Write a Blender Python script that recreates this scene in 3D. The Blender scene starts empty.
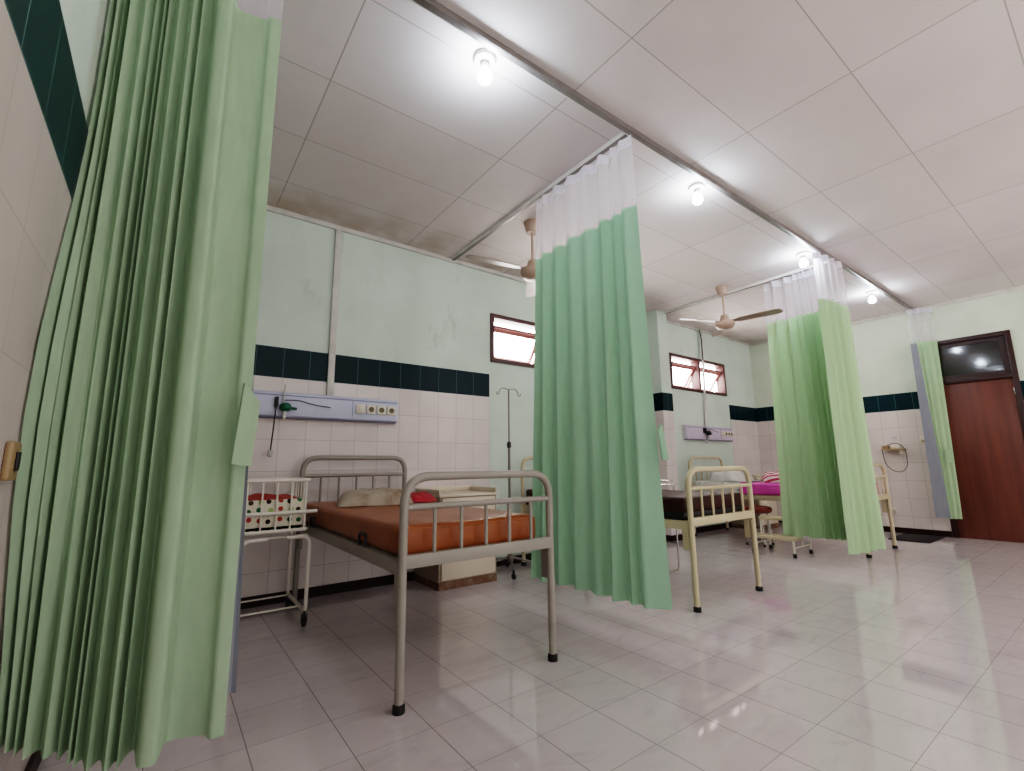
import bpy, bmesh, math, random
from mathutils import Vector, Matrix
PI = math.pi
scene = bpy.context.scene
col = scene.collection

# ------------------------------------------------------------------ materials
def lin(h):
    h = h.lstrip('#')
    v = [int(h[i:i+2], 16) / 255 for i in (0, 2, 4)]
    return tuple(c / 12.92 if c <= .04045 else ((c + .055) / 1.055) ** 2.4 for c in v) + (1.0,)

class NT:
    def __init__(s, name):
        s.m = bpy.data.materials.new(name); s.m.use_nodes = True
        s.t = s.m.node_tree; s.n = s.t.nodes; s.l = s.t.links
        s.b = s.n['Principled BSDF']; s.out = s.n['Material Output']
        s._c = None
    def add(s, kind, **kw):
        n = s.n.new(kind)
        for k, v in kw.items(): setattr(n, k, v)
        return n
    def put(s, sock, v):
        if hasattr(v, 'is_linked') or isinstance(v, bpy.types.NodeSocket): s.l.new(v, sock)
        else: sock.default_value = v
    def coord(s):
        if not s._c:
            s._c = s.add('ShaderNodeTexCoord').outputs['Object']
        return s._c
    def xyz(s):
        n = s.add('ShaderNodeSeparateXYZ'); s.l.new(s.coord(), n.inputs[0]); return n.outputs
    def math(s, op, a, b=0.0, c=0.0):
        n = s.add('ShaderNodeMath', operation=op)
        s.put(n.inputs[0], a); s.put(n.inputs[1], b); s.put(n.inputs[2], c)
        return n.outputs[0]
    def mix(s, f, a, b, blend='MIX'):
        n = s.add('ShaderNodeMix', data_type='RGBA', blend_type=blend)
        s.put(n.inputs[0], f); s.put(n.inputs[6], a); s.put(n.inputs[7], b)
        return n.outputs[2]
    def noise(s, scale, detail=3, rough=.55, stretch=None, dist=0.0):
        n = s.add('ShaderNodeTexNoise'); n.inputs['Scale'].default_value = scale
        n.inputs['Detail'].default_value = detail; n.inputs['Roughness'].default_value = rough
        n.inputs['Distortion'].default_value = dist
        v = s.coord()
        if stretch:
            mp = s.add('ShaderNodeMapping'); mp.inputs['Scale'].default_value = stretch
            s.l.new(v, mp.inputs[0]); v = mp.outputs[0]
        s.l.new(v, n.inputs['Vector']); return n.outputs['Fac']
    def ramp(s, f, p0, p1, smooth=True):
        n = s.add('ShaderNodeMapRange', interpolation_type='SMOOTHSTEP' if smooth else 'LINEAR')
        s.put(n.inputs[0], f); n.inputs[1].default_value = p0; n.inputs[2].default_value = p1
        return n.outputs[0]
    def line(s, u, u0, w, g):           # 1 on a grid line of width g, spacing w, first line at u0
        f = s.math('FRACT', s.math('DIVIDE', s.math('SUBTRACT', u, u0 - g / 2), w))
        return s.math('LESS_THAN', f, g / w)
    def cell(s, u, u0, w): return s.math('FLOOR', s.math('DIVIDE', s.math('SUBTRACT', u, u0), w))
    def white(s, a, b):
        c = s.add('ShaderNodeCombineXYZ'); s.put(c.inputs[0], a); s.put(c.inputs[1], b)
        n = s.add('ShaderNodeTexWhiteNoise', noise_dimensions='3D'); s.l.new(c.outputs[0], n.inputs[0])
        return n.outputs['Value']
    def bump(s, h, strength=.3, dist=.01):
        n = s.add('ShaderNodeBump'); n.inputs['Strength'].default_value = strength
        n.inputs['Distance'].default_value = dist; s.l.new(h, n.inputs['Height'])
        s.l.new(n.outputs[0], s.b.inputs['Normal'])
    def base(s, c, rough=.5, metal=0.0, spec=.5):
        s.put(s.b.inputs['Base Color'], c); s.put(s.b.inputs['Roughness'], rough)
        s.b.inputs['Metallic'].default_value = metal
        s.b.inputs['Specular IOR Level'].default_value = spec
        return s.m

def plain(name, h, rough=.5, metal=0.0, var=.1, scale=8.0, h2=None, spec=.5):
    t = NT(name); a = lin(h)
    b = lin(h2) if h2 else tuple(x * (1 - var * 2) for x in a[:3]) + (1,)
    f = t.ramp(t.noise(scale, 4), .35, .75)
    return t.base(t.mix(f, a, b), rough, metal, spec)

def worn(name, h, chip, amount=.62, scale=22, rough=.4):
    t = NT(name); f = t.ramp(t.noise(scale, 6, .7), amount, amount + .04)
    g = t.ramp(t.noise(3, 3), .3, .8)
    a = lin(h); c = t.mix(g, a, tuple(x * .86 for x in a[:3]) + (1,))
    return t.base(t.mix(f, c, lin(chip)), rough)

M = {}
def make_materials():
    # floor
    t = NT('floor_tile'); x, y, z = t.xyz()
    W = .2975
    g = t.math('MAXIMUM', t.line(x, .037, W, .0038), t.line(y, .01, W, .0022))
    v = t.white(t.cell(x, .037, W), t.cell(y, .01, W))
    vein = t.ramp(t.noise(3.2, 6, .65, (1, 2.6, 1), 1.2), .44, .84)
    c = t.mix(vein, lin('#c9c1c2'), lin('#bab2b4'))
    c = t.mix(t.math('MULTIPLY', v, .15), c, lin('#a39a9b'))
    c = t.mix(t.math('MULTIPLY', g, .7), c, lin('#6d615e'))
    t.base(c, t.math('ADD', t.math('MULTIPLY', vein, .03), .035), 0, 1.0)
    M['floor'] = t.m
    # ceiling panels with battens
    t = NT('ceiling_panel'); x, y, z = t.xyz()
    g = t.math('MAXIMUM', t.line(x, .556, 1.17, .008), t.line(y, .09, .585, .006))
    v = t.white(t.cell(x, .556, 1.17), t.cell(y, .09, .585))
    n = t.ramp(t.noise(1.1, 4), .35, .75)
    c = t.mix(n, lin('#e4dcdb'), lin('#dad1d0'))
    c = t.mix(t.math('MULTIPLY', v, .2), c, lin('#c0b4aa'))
    st = t.math('MULTIPLY', t.ramp(y, 3.25, 4.1), t.ramp(t.noise(2.2, 5, .6), .38, .66))
    c = t.mix(t.math('MULTIPLY', st, .55), c, lin('#a8906f'))
    t.base(t.mix(t.math('MULTIPLY', g, .5), c, lin('#6d625c')), .7, 0, .3); M['ceiling'] = t.m
    # painted wall
    t = NT('wall_paint'); n = t.ramp(t.noise(1.3, 5, .6), .35, .75)
    c = t.mix(n, lin('#d1dbd0'), lin('#c4cfc4'))
    d = t.math('MULTIPLY', t.ramp(t.noise(2.6, 6, .7, (1.6, 1.6, .6)), .58, .72), .5)
    M['paint'] = t.base(t.mix(d, c, lin('#a9b3a5')), .6, 0, .3)
    t = NT('wall_paint_cream'); n = t.ramp(t.noise(1.3, 5, .6), .35, .75)
    M['paint_right'] = t.base(t.mix(n, lin('#d7ddcd'), lin('#c8d0be')), .6, 0, .3)
    # tiles
    def tile(name, axis, u0, uw, z0, zw, c1, c2, grout, rough, spec=.35):
        t = NT(name); xyz = t.xyz(); u = xyz[axis]; z = xyz[2]
        g = t.math('MAXIMUM', t.line(u, u0, uw, .004), t.line(z, z0, zw, .004))
        v = t.white(t.cell(u, u0, uw), t.cell(z, z0, zw))
        n = t.ramp(t.noise(5, 4), .35, .7)
        c = t.mix(t.math('MULTIPLY', t.math('ADD', v, n), .5), lin(c1), lin(c2))
        t.base(t.mix(g, c, lin(grout)), rough, 0, spec); return t.m
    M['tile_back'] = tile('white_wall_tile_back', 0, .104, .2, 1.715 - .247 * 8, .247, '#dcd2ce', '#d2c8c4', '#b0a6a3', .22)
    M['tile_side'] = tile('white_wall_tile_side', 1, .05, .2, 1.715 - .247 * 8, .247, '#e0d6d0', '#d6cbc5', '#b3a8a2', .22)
    M['tile_left'] = tile('shaded_wall_tile_left', 1, .05, .2, 1.715 - .247 * 8, .247, '#c3b7b1', '#bbafa9', '#aba09a', .3)  # side wall tile in darker colours, carrying the left wall's weaker light
    M['stripe_back'] = tile('green_wall_tile_back', 0, .104, .2, 1.715, .247, '#0a2a30', '#082127', '#48666a', .35, .15)
    M['stripe_side'] = tile('green_wall_tile_side', 1, .05, .2, 1.715, .247, '#0a3038', '#08262d', '#5a7c7b', .35, .15)
    M['skirt'] = plain('brown_skirting_tile', '#2b1714', .45, spec=.15)
    M['trim'] = plain('white_trim', '#d2cec6', .5)
    M['frame_brown'] = plain('brown_window_frame', '#4f2d2b', .45); M['sash'] = plain('bloom_pink_sash', '#9a625c', .45)  # sash colour lightened to carry the pinkish bloom of the bright windows
    M['door_frame'] = plain('dark_door_frame', '#331a18', .4, h2='#281312')
    t = NT('door_leaf'); n = t.ramp(t.noise(1.6, 5, .6, (1, 6, .5)), .3, .75)
    M['door_leaf'] = t.base(t.mix(n, lin('#6c3b2b'), lin('#552c22')), .38)
    # cloth
    def cloth(name, h1, h2, transl, tl=None):
        t = NT(name); n = t.ramp(t.noise(30, 3, .6, (1, 1, .25)), .3, .7)
        c = t.mix(n, lin(h1), lin(h2))
        t.base(c, .8, 0, .2)
        tr = t.add('ShaderNodeBsdfTranslucent'); t.put(tr.inputs[0], lin(tl or h1))
        mx = t.add('ShaderNodeMixShader'); mx.inputs[0].default_value = transl
        t.l.new(t.b.outputs[0], mx.inputs[1]); t.l.new(tr.outputs[0], mx.inputs[2])
        t.l.new(mx.outputs[0], t.out.inputs[0]); return t.m
    M['drape1'] = cloth('green_curtain_cloth_near', '#b0c6aa', '#a7bda1', .2)
    M['drape2'] = cloth('green_curtain_cloth_middle', '#a3c7ab', '#9fc3a7', .24)  # same cloth as the others; backlit shade worked into a darker, cooler green
    M['drape3'] = cloth('green_curtain_cloth_far', '#bcd6af', '#b8d2ab', .22)
    M['lining'] = cloth('blue_grey_lining_cloth', '#94969e', '#888c98', .2)
    M['tape'] = cloth('white_heading_tape', '#e2dee6', '#d8d4de', .3)
    t = NT('white_netting'); t.base(t.mix(t.noise(60, 2), lin('#efeaf2'), lin('#e2dde8')), .8, 0, .1)
    tr = t.add('ShaderNodeBsdfTranslucent'); t.put(tr.inputs[0], lin('#efeaf2'))
    tp = t.add('ShaderNodeBsdfTransparent')
    m1 = t.add('ShaderNodeMixShader'); m1.inputs[0].default_value = .5
    m2 = t.add('ShaderNodeMixShader'); m2.inputs[0].default_value = .62
    t.l.new(t.b.outputs[0], m1.inputs[1]); t.l.new(tr.outputs[0], m1.inputs[2])
    t.l.new(m1.outputs[0], m2.inputs[1]); t.l.new(tp.outputs[0], m2.inputs[2])
    t.l.new(m2.outputs[0], t.out.inputs[0]); M['net'] = t.m
    # glass
    t = NT('window_glass'); gl = t.add('ShaderNodeBsdfGlossy'); gl.inputs['Roughness'].default_value = .03
    tp = t.add('ShaderNodeBsdfTransparent'); t.put(tp.inputs[0], t.mix(t.noise(2), (.97, .98, .97, 1), (.92, .95, .93, 1)))
    mx = t.add('ShaderNodeMixShader'); mx.inputs[0].default_value = .06
    t.l.new(tp.outputs[0], mx.inputs[1]); t.l.new(gl.outputs[0], mx.inputs[2]); t.l.new(mx.outputs[0], t.out.inputs[0])
    M['glass'] = t.m
    M['dark_glass'] = plain('dark_transom_glass', '#2c2b2a', .08, 0, .2, 2, '#3d3a36')
    # metals and things
    M['grey_metal'] = worn('grey_painted_steel', '#989289', '#5b5048', .72, 26, .38)
    M['cream_metal'] = worn('cream_painted_steel', '#cbbd9e', '#6b5a45', .74, 24, .38)
    M['white_metal'] = worn('white_painted_steel', '#e4ddd2', '#7d6a58', .8, 24, .35)
    M['rail'] = plain('grey_curtain_rail', '#8a8380', .4, .3)
    M['rail_white'] = plain('white_rail_edge', '#e6e2dd', .4)
    M['rubber'] = plain('black_rubber', '#171414', .6)
    M['chrome'] = plain('chrome_tube', '#b9b4b0', .22, .9, .06)
    M['steel_pole'] = plain('dull_steel_pole', '#88807b', .35, .5)
    t = NT('orange_brown_vinyl'); n = t.ramp(t.noise(9, 5), .3, .75)
    t.base(t.mix(n, lin('#99582d'), lin('#884b25')), .34, 0, .3); t.bump(t.noise(14, 4), .25, .01); M['orange'] = t.m
    t = NT('dark_brown_vinyl'); n = t.ramp(t.noise(9, 5), .3, .75)
    t.base(t.mix(n, lin('#40201b'), lin('#301713')), .45, 0, .2); t.bump(t.noise(14, 4), .25, .01); M['brown'] = t.m
    t = NT('pink_vinyl'); n = t.ramp(t.noise(6, 5), .3, .75)
    t.base(t.mix(n, lin('#e863c2'), lin('#da4fb2')), .25, 0, .5); t.bump(t.noise(9, 4, .6, (1, .4, 1)), .5, .02); M['pink'] = t.m
    M['black_base'] = plain('black_mattress_underside', '#14100f', .5)
    t = NT('stained_pillow_cloth'); n = t.ramp(t.noise(5, 5, .7), .42, .7)
    c = t.mix(n, lin('#b9ab9c'), lin('#8a7259')); t.base(c, .85, 0, .2); t.bump(t.noise(22, 4), .4, .01); M['pillow'] = t.m
    t = NT('white_pillow_cloth'); t.base(t.mix(t.ramp(t.noise(6, 4), .4, .7), lin('#d9d6d2'), lin('#bfc0c0')), .8, 0, .2); M['pillow_white'] = t.m
    M['red'] = plain('red_cloth', '#b3202f', .6, 0, .15, 12)
    M['red_orange'] = plain('red_orange_blanket', '#b23c2e', .8, 0, .15, 16)
    M['red_seat'] = plain('red_brown_seat_vinyl', '#7d3220', .35)
    t = NT('striped_pillow_cloth'); w = t.add('ShaderNodeTexWave', bands_direction='DIAGONAL'); w.inputs['Scale'].default_value = 6
    w.inputs['Distortion'].default_value = 1.5; t.l.new(t.coord(), w.inputs['Vector'])
    t.base(t.mix(t.ramp(w.outputs['Fac'], .55, .65), lin('#e2cfcf'), lin('#a8324f')), .8, 0, .2); M['striped'] = t.m
    t = NT('speckled_sheet_cloth'); v = t.add('ShaderNodeTexVoronoi'); v.inputs['Scale'].default_value = 16; t.l.new(t.coord(), v.inputs['Vector'])
    t.base(t.mix(t.math('LESS_THAN', v.outputs['Distance'], .28), lin('#ddd8d2'), lin('#9fb3ae')), .8, 0, .2); M['sheet'] = t.m
    # polka dots on the u = x+y / v = z plane
    t = NT('polka_dot_cloth'); x, y, z = t.xyz()
    c = t.add('ShaderNodeCombineXYZ'); t.put(c.inputs[0], t.math('ADD', x, y)); t.put(c.inputs[1], z)
    v = t.add('ShaderNodeTexVoronoi', voronoi_dimensions='2D'); v.inputs['Scale'].default_value = 17; v.inputs['Randomness'].default_value = .35
    t.l.new(c.outputs[0], v.inputs['Vector'])
    d = t.math('LESS_THAN', v.outputs['Distance'], .25)
    s = t.add('ShaderNodeSeparateColor'); t.l.new(v.outputs['Color'], s.inputs[0])
    r = t.add('ShaderNodeValToRGB'); r.color_ramp.interpolation = 'CONSTANT'
    e = r.color_ramp.elements; e[0].color = lin('#2d2420'); e[1].color = lin('#2f6a48'); e[1].position = .3
    a = e.new(.55); a.color = lin('#a8473a'); a = e.new(.7); a.color = lin('#9db06f'); a = e.new(.86); a.color = lin('#4a3a33')
    t.l.new(s.outputs[0], r.inputs[0])
    t.base(t.mix(d, lin('#d8d2c0'), r.outputs[0]), .8, 0, .2); M['dots'] = t.m
    # rusted cabinet
    t = NT('cabinet_cream_paint'); x, y, z = t.xyz()
    rz = t.math('SUBTRACT', 1.0, t.ramp(z, .0, .12)); f = t.ramp(t.math('ADD', t.noise(18, 6, .7), t.math('MULTIPLY', rz, .32)), .68, .74)
    t.base(t.mix(f, t.mix(t.noise(3), lin('#ddd0bd'), lin('#cdbfab')), lin('#5d3d2a')), .4); M['cabinet'] = t.m
    M['cabinet_side'] = worn('cabinet_grey_side', '#a3937f', '#54402f', .68, 18)
    M['rust'] = plain('rusty_plinth', '#6a4a36', .7, 0, .2, 20, '#8c7660')
    M['panel'] = plain('lilac_white_panel', '#b9bccf', .35, .1, .04)
    M['panel2'] = plain('pale_lilac_panel', '#cfc4d6', .35, .1, .04)
    M['socket'] = plain('cream_socket', '#ddd5c4', .35)
    M['socket_hole'] = plain('socket_recess', '#6d5f45', .5)
    M['switch'] = plain('yellowed_switch', '#a08662', .4)
    M['green'] = plain('green_valve_plastic', '#0d5a3f', .35)
    M['black'] = plain('black_plastic', '#1b1a1c', .4)
    M['clear'] = plain('milky_plastic', '#c9c7c4', .3)
    M['fan'] = plain('beige_fan_enamel', '#bb9f8d', .4)
    M['fan_blade'] = plain('brown_grey_fan_blade', '#9c877b', .35)
    M['mat'] = plain('dark_door_mat', '#2a2426', .95, 0, .25, 40)
    M['lamp_base'] = plain('white_lamp_holder', '#d8d0ca', .45)
    t = NT('lit_bulb'); em = t.add('ShaderNodeEmission'); em.inputs[1].default_value = BULB
    t.put(em.inputs[0], t.mix(t.noise(3), (.74, .86, 1, 1), (.80, .89, 1, 1)))
    t.l.new(em.outputs[0], t.out.inputs[0]); M['bulb'] = t.m
BULB = 205.0
FILL = 20.0  # power of the added fill lights
make_materials()

# ------------------------------------------------------------------ geometry helpers
class MB:
    def __init__(s): s.bm = bmesh.new()
    def box(s, x0, y0, z0, x1, y1, z1, bev=0.0, seg=2, mi=0, rot=None):
        bm = bmesh.new(); bmesh.ops.create_cube(bm, size=1)
        bmesh.ops.scale(bm, vec=(abs(x1-x0), abs(y1-y0), abs(z1-z0)), verts=bm.verts)
        if bev: bmesh.ops.bevel(bm, geom=bm.edges[:], offset=bev, segments=seg, affect='EDGES', profile=.5)
        if rot: bmesh.ops.rotate(bm, matrix=rot, verts=bm.verts)
        bmesh.ops.translate(bm, vec=((x0+x1)/2, (y0+y1)/2, (z0+z1)/2), verts=bm.verts)
        s.merge(bm, mi); return s
    def merge(s, bm, mi=0):
        m = {}
        for v in bm.verts: m[v] = s.bm.verts.new(v.co)
        for f in bm.faces:
            try: n = s.bm.faces.new([m[v] for v in f.verts]); n.material_index = mi
            except ValueError: pass
        bm.free()
    def tube(s, pts, r, seg=10, closed=False, mi=0):
        P = [Vector(p) for p in pts]; n = len(P)
        R = r if isinstance(r, (list, tuple)) else [r] * n
        def tan(i):
            a = P[(i-1) % n] if (closed or i > 0) else P[i]; b = P[(i+1) % n] if (closed or i < n-1) else P[i]
            t = b - a
            return t.normalized() if t.length > 1e-9 else Vector((0, 0, 1))
        t0 = tan(0); u = t0.orthogonal().normalized(); rings = []
        for i in range(n):
            t = tan(i); u = (u - t * u.dot(t)).normalized(); w = t.cross(u)
            rings.append([s.bm.verts.new(P[i] + R[i] * (math.cos(2*PI*k/seg) * u + math.sin(2*PI*k/seg) * w)) for k in range(seg)])
        for i in range(n if closed else n-1):
            a, b = rings[i], rings[(i+1) % n]
            for k in range(seg):
                f = s.bm.faces.new((a[k], a[(k+1) % seg], b[(k+1) % seg], b[k])); f.material_index = mi
        if not closed:
            f = s.bm.faces.new(rings[0][::-1]); f.material_index = mi
            f = s.bm.faces.new(rings[-1]); f.material_index = mi
        return s
    def lathe(s, prof, c=(0, 0, 0), seg=20, mi=0, axis='z'):
        rings = []
        def pos(r, h, a):
            if axis == 'z': return (c[0] + r*math.cos(a), c[1] + r*math.sin(a), c[2] + h)
            if axis == 'y': return (c[0] + r*math.cos(a), c[1] + h, c[2] + r*math.sin(a))
            return (c[0] + h, c[1] + r*math.cos(a), c[2] + r*math.sin(a))
        for r, h in prof:
            if r < 1e-6: rings.append([s.bm.verts.new(pos(0, h, 0))])
            else: rings.append([s.bm.verts.new(pos(r, h, 2*PI*k/seg)) for k in range(seg)])
        for a, b in zip(rings, rings[1:]):
            for k in range(seg):
                q = []
                for v in (a[k % len(a)], a[(k+1) % len(a)], b[(k+1) % len(b)], b[k % len(b)]):
                    if v not in q: q.append(v)
                if len(q) > 2:
                    f = s.bm.faces.new(q); f.material_index = mi
        return s
    def grid(s, rows, mi=0):
        V = [[s.bm.verts.new(p) for p in r] for r in rows]
        for a, b in zip(V, V[1:]):
            for k in range(len(a)-1):
                f = s.bm.faces.new((a[k], a[k+1], b[k+1], b[k])); f.material_index = mi
        return s
    def poly(s, pts, mi=0):
        f = s.bm.faces.new([s.bm.verts.new(p) for p in pts]); f.material_index = mi; return s
    def build(s, name, mat, parent=None, angle=.7, solid=0.0, origin=None):
        bm = s.bm
        bmesh.ops.recalc_face_normals(bm, faces=bm.faces[:])
        off = Vector(parent_world(parent)) if parent else Vector(origin or (0, 0, 0))
        if off.length: bmesh.ops.translate(bm, vec=-off, verts=bm.verts)
        for f in bm.faces: f.smooth = True
        for e in bm.edges:
            if len(e.link_faces) == 2 and e.calc_face_angle(0) > angle: e.smooth = False
        me = bpy.data.meshes.new(name); bm.to_mesh(me); bm.free()
        for m in (mat if isinstance(mat, (list, tuple)) else [mat]): me.materials.append(m)
        o = bpy.data.objects.new(name, me); col.objects.link(o)
        if parent: o.parent = parent
        elif origin: o.location = origin
        if solid:
            md = o.modifiers.new('thickness', 'SOLIDIFY'); md.thickness = solid; md.offset = 0
        return o

def parent_world(o):
    v = Vector((0, 0, 0))
    while o: v += o.location; o = o.parent
    return v
def tag(o, label=None, cat=None, group=None, kind=None):
    if label: o['label'] = label
    if cat: o['category'] = cat
    if group: o['group'] = group
    if kind: o['kind'] = kind
    return o
def thing(name, loc, label, cat, group=None):
    o = bpy.data.objects.new(name, None); o.empty_display_size = .1; col.objects.link(o); o.location = loc
    return tag(o, label, cat, group)
def struct(o): return tag(o, kind='structure')
def arc(c, r, a0, a1, n, u, v):
    u, v, c = Vector(u), Vector(v), Vector(c)
    return [c + r * (math.cos(a0 + (a1-a0)*i/n) * u + math.sin(a0 + (a1-a0)*i/n) * v) for i in range(n+1)]
def rounded(pts, r, n=6, closed=False):
    P = [Vector(p) for p in pts]; out = []
    N = len(P)
    for i in range(N):
        if not closed and i in (0, N-1): out.append(P[i]); continue
        a, b, c = P[(i-1) % N], P[i], P[(i+1) % N]
        d1, d2 = (a-b), (c-b); q = min(r, d1.length*.49, d2.length*.49)
        p0, p1 = b + d1.normalized()*q, b + d2.normalized()*q
        for k in range(n+1):
            t = k/n; out.append((1-t)**2*p0 + 2*t*(1-t)*b + t*t*p1)
    return out

# ------------------------------------------------------------------ the room
XL, XE, YB, YF, H = -.27, 8.45, 4.05, -3.0, 3.15
S0, S1 = 1.715, 1.962
def room():
    struct(MB().box(XL-.15, YF, -.12, XE+.3, YB+.15, 0).build('floor', M['floor']))
    struct(MB().box(XL-.15, YF, H, XE+.15, YB+.15, H+.1).build('ceiling', M['ceiling']))
    # back wall with two window openings, tiles 6 mm proud
    W1 = (2.72, 4.26, 2.10, 2.645); W2 = (5.955, 7.495, 2.10, 2.645)
    m = MB(); y0, y1 = YB, YB+.15
    m.box(XL-.15, y0, 0, XE+.15, y1, W1[2]); m.box(XL-.15, y0, W1[3], XE+.15, y1, H)
    for a, b in ((XL-.15, W1[0]), (W1[1], W2[0]), (W2[1], XE+.15)): m.box(a, y0, W1[2], b, y1, W1[3])
    for a, b in ((XL, 2.704), (4.30, 5.40), (7.555, XE)):
        m.box(a, YB-.006, 0, b, YB, S0, mi=1); m.box(a, YB-.007, S0, b, YB, S1, mi=2)
    struct(m.build('wall_back', [M['paint'], M['tile_back'], M['stripe_back']]))
    m = MB(); m.box(5.40, 3.82, 0, 5.62, YB, H)
    m.box(5.394, 3.814, 0, 5.626, YB-.001, S0, mi=1); m.box(5.393, 3.813, S0, 5.627, YB-.001, S1, mi=2)
    struct(m.build('wall_column', [M['paint'], M['tile_back'], M['stripe_back']]))
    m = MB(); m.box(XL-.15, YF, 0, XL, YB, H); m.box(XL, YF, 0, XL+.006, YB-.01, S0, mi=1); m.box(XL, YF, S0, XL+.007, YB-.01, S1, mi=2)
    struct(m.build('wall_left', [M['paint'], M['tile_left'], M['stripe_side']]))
    # right wall with the door opening
    D0, D1, DZ = .795, 1.66, 2.62
    m = MB(); m.box(XE, YF, 0, XE+.15, D0, H); m.box(XE, D1, 0, XE+.15, YB, H); m.box(XE, D0, DZ, XE+.15, D1, H)
    for a, b in ((YF, D0), (D1, YB-.01)):
        m.box(XE-.006, a, 0, XE, b, S0, mi=1); m.box(XE-.007, a, S0, XE, b, S1, mi=2)
    struct(m.build('wall_right', [M['paint_right'], M['tile_side'], M['stripe_side']]))
    m = MB()
    for a, b in ((XL+.02, 5.39), (5.63, XE-.01)): m.box(a, YB-.02, 0, b, YB-.006, .075)
    m.box(5.38, 3.80, 0, 5.64, 3.815, .075); m.box(5.38, 3.80, 0, 5.395, YB-.02, .075); m.box(5.625, 3.80, 0, 5.64, YB-.02, .075)
    struct(m.build('baseboard_back', M['skirt']))
    m = MB(); m.box(XE-.02, YF, 0, XE-.006, D0-.005, .075); m.box(XE-.02, D1+.005, 0, XE-.006, YB-.02, .075)
    struct(m.build('baseboard_right', M['skirt']))
    struct(MB().box(XL+.006, YF, 0, XL+.02, YB-.02, .075).build('baseboard_left', M['skirt']))
    m = MB(); m.box(XL, YB-.025, H-.045, 5.4, YB, H, .006); m.box(5.62, YB-.025, H-.03, XE, YB, H, .006)
    struct(m.build('trim_1', M['trim']))
    struct(MB().box(XE-.025, YF, H-.05, XE, YB-.03, H, .006).build('trim_2', M['trim']))
    # windows: fixed frame, two top-hung sashes pushed outward, stays
    for i, (a, b, z0, z1) in enumerate((W1, W2)):
        w = thing('window_%d' % (i+1), (a, YB, z0), None, None); struct(w)
        f = MB(); t = .045
        f.box(a, YB-.02, z0, b, YB+.13, z0+t, .004); f.box(a, YB-.02, z1-t, b, YB+.13, z1, .004)
        mid = (a+b)/2
        for q in (a, b-t, mid-t/2): f.box(q, YB-.018, z0+t, q+t, YB+.128, z1-t, .004)
        f.build('window_frame', M['frame_brown'], w)
        for (p, q) in ((a+t, mid-t/2), (mid+t/2, b-t)):
            zt = z1-t-.10; ang = math.radians(33); L = zt - z0 - t
            f = MB(); f.box(p, YB+.03, zt, q, YB+.07, zt+.03); f.build('transom_bar', M['sash'], w)
            def pt(x, d, off=0): return Vector((x, YB+.06+math.sin(ang)*d + math.cos(ang)*off, zt-math.cos(ang)*d + math.sin(ang)*off))
            f = MB(); s_ = .035
            def bar(x0, d0, x1, d1):
                V = [f.bm.verts.new(pt(x, d, o)) for o in (-.013, .013) for (x, d) in ((x0, d0), (x1, d0), (x1, d1), (x0, d1))]
                for q4 in ((0, 1, 2, 3), (7, 6, 5, 4), (0, 4, 5, 1), (1, 5, 6, 2), (2, 6, 7, 3), (3, 7, 4, 0)): f.bm.faces.new([V[k] for k in q4])
            bar(p, 0, q, s_); bar(p, L-s_, q, L); bar(p, s_, p+s_, L-s_); bar(q-s_, s_, q, L-s_)
            sa = f.build('sash', M['sash'], w)
            MB().poly([pt(p+s_, s_), pt(q-s_, s_), pt(q-s_, L-s_), pt(p+s_, L-s_)]).build('pane', M['glass'], sa)
            MB().tube([(q-.06, YB+.05, z0+t), pt(q-.06, L*.8)], .008, 6).build('stay', M['sash'], w)
    # door
    d = thing('door_1', (XE, D1, 0), None, None); struct(d)
    f = MB(); x0, x1, t = XE-.025, XE+.14, .055
    f.box(x0, D0, 0, x1, D0+t, DZ, .004); f.box(x0, D1-t, 0, x1, D1, DZ, .004)
    f.box(x0, D0+t, DZ-t, x1, D1-t, DZ, .004); f.box(x0, D0+t, 2.02, x1, D1-t, 2.075, .004)
    f.box(XE+.06, D0, 0, XE+.07, D1, 2.03); f.build('door_frame', M['door_frame'], d)
    f = MB(); f.box(XE+.01, D0+t, 2.075, XE+.05, D1-t, 2.13); f.box(XE+.01, D0+t, DZ-t-.05, XE+.05, D1-t, DZ-t)
    f.box(XE+.01, D0+t, 2.13, XE+.05, D0+t+.06, DZ-t-.05); f.box(XE+.01, D1-t-.06, 2.13, XE+.05, D1-t, DZ-t-.05)
    tf = f.build('transom_frame', M['door_frame'], d)
    MB().box(XE+.025, D0+t+.06, 2.13, XE+.035, D1-t-.06, DZ-t-.05).build('transom_pane', M['dark_glass'], tf)
    MB().box(XE+.012, D0+t+.003, .002, XE+.052, D1-t-.003, 2.017, .003).build('door_leaf', M['door_leaf'], d)
    h = MB()
    h.box(XE-.004, D0+t-.012, 1.80, XE+.012, D0+t+.012, 1.89, .003)
    h.build('hinge', M['chrome'], d)
room()

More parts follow.
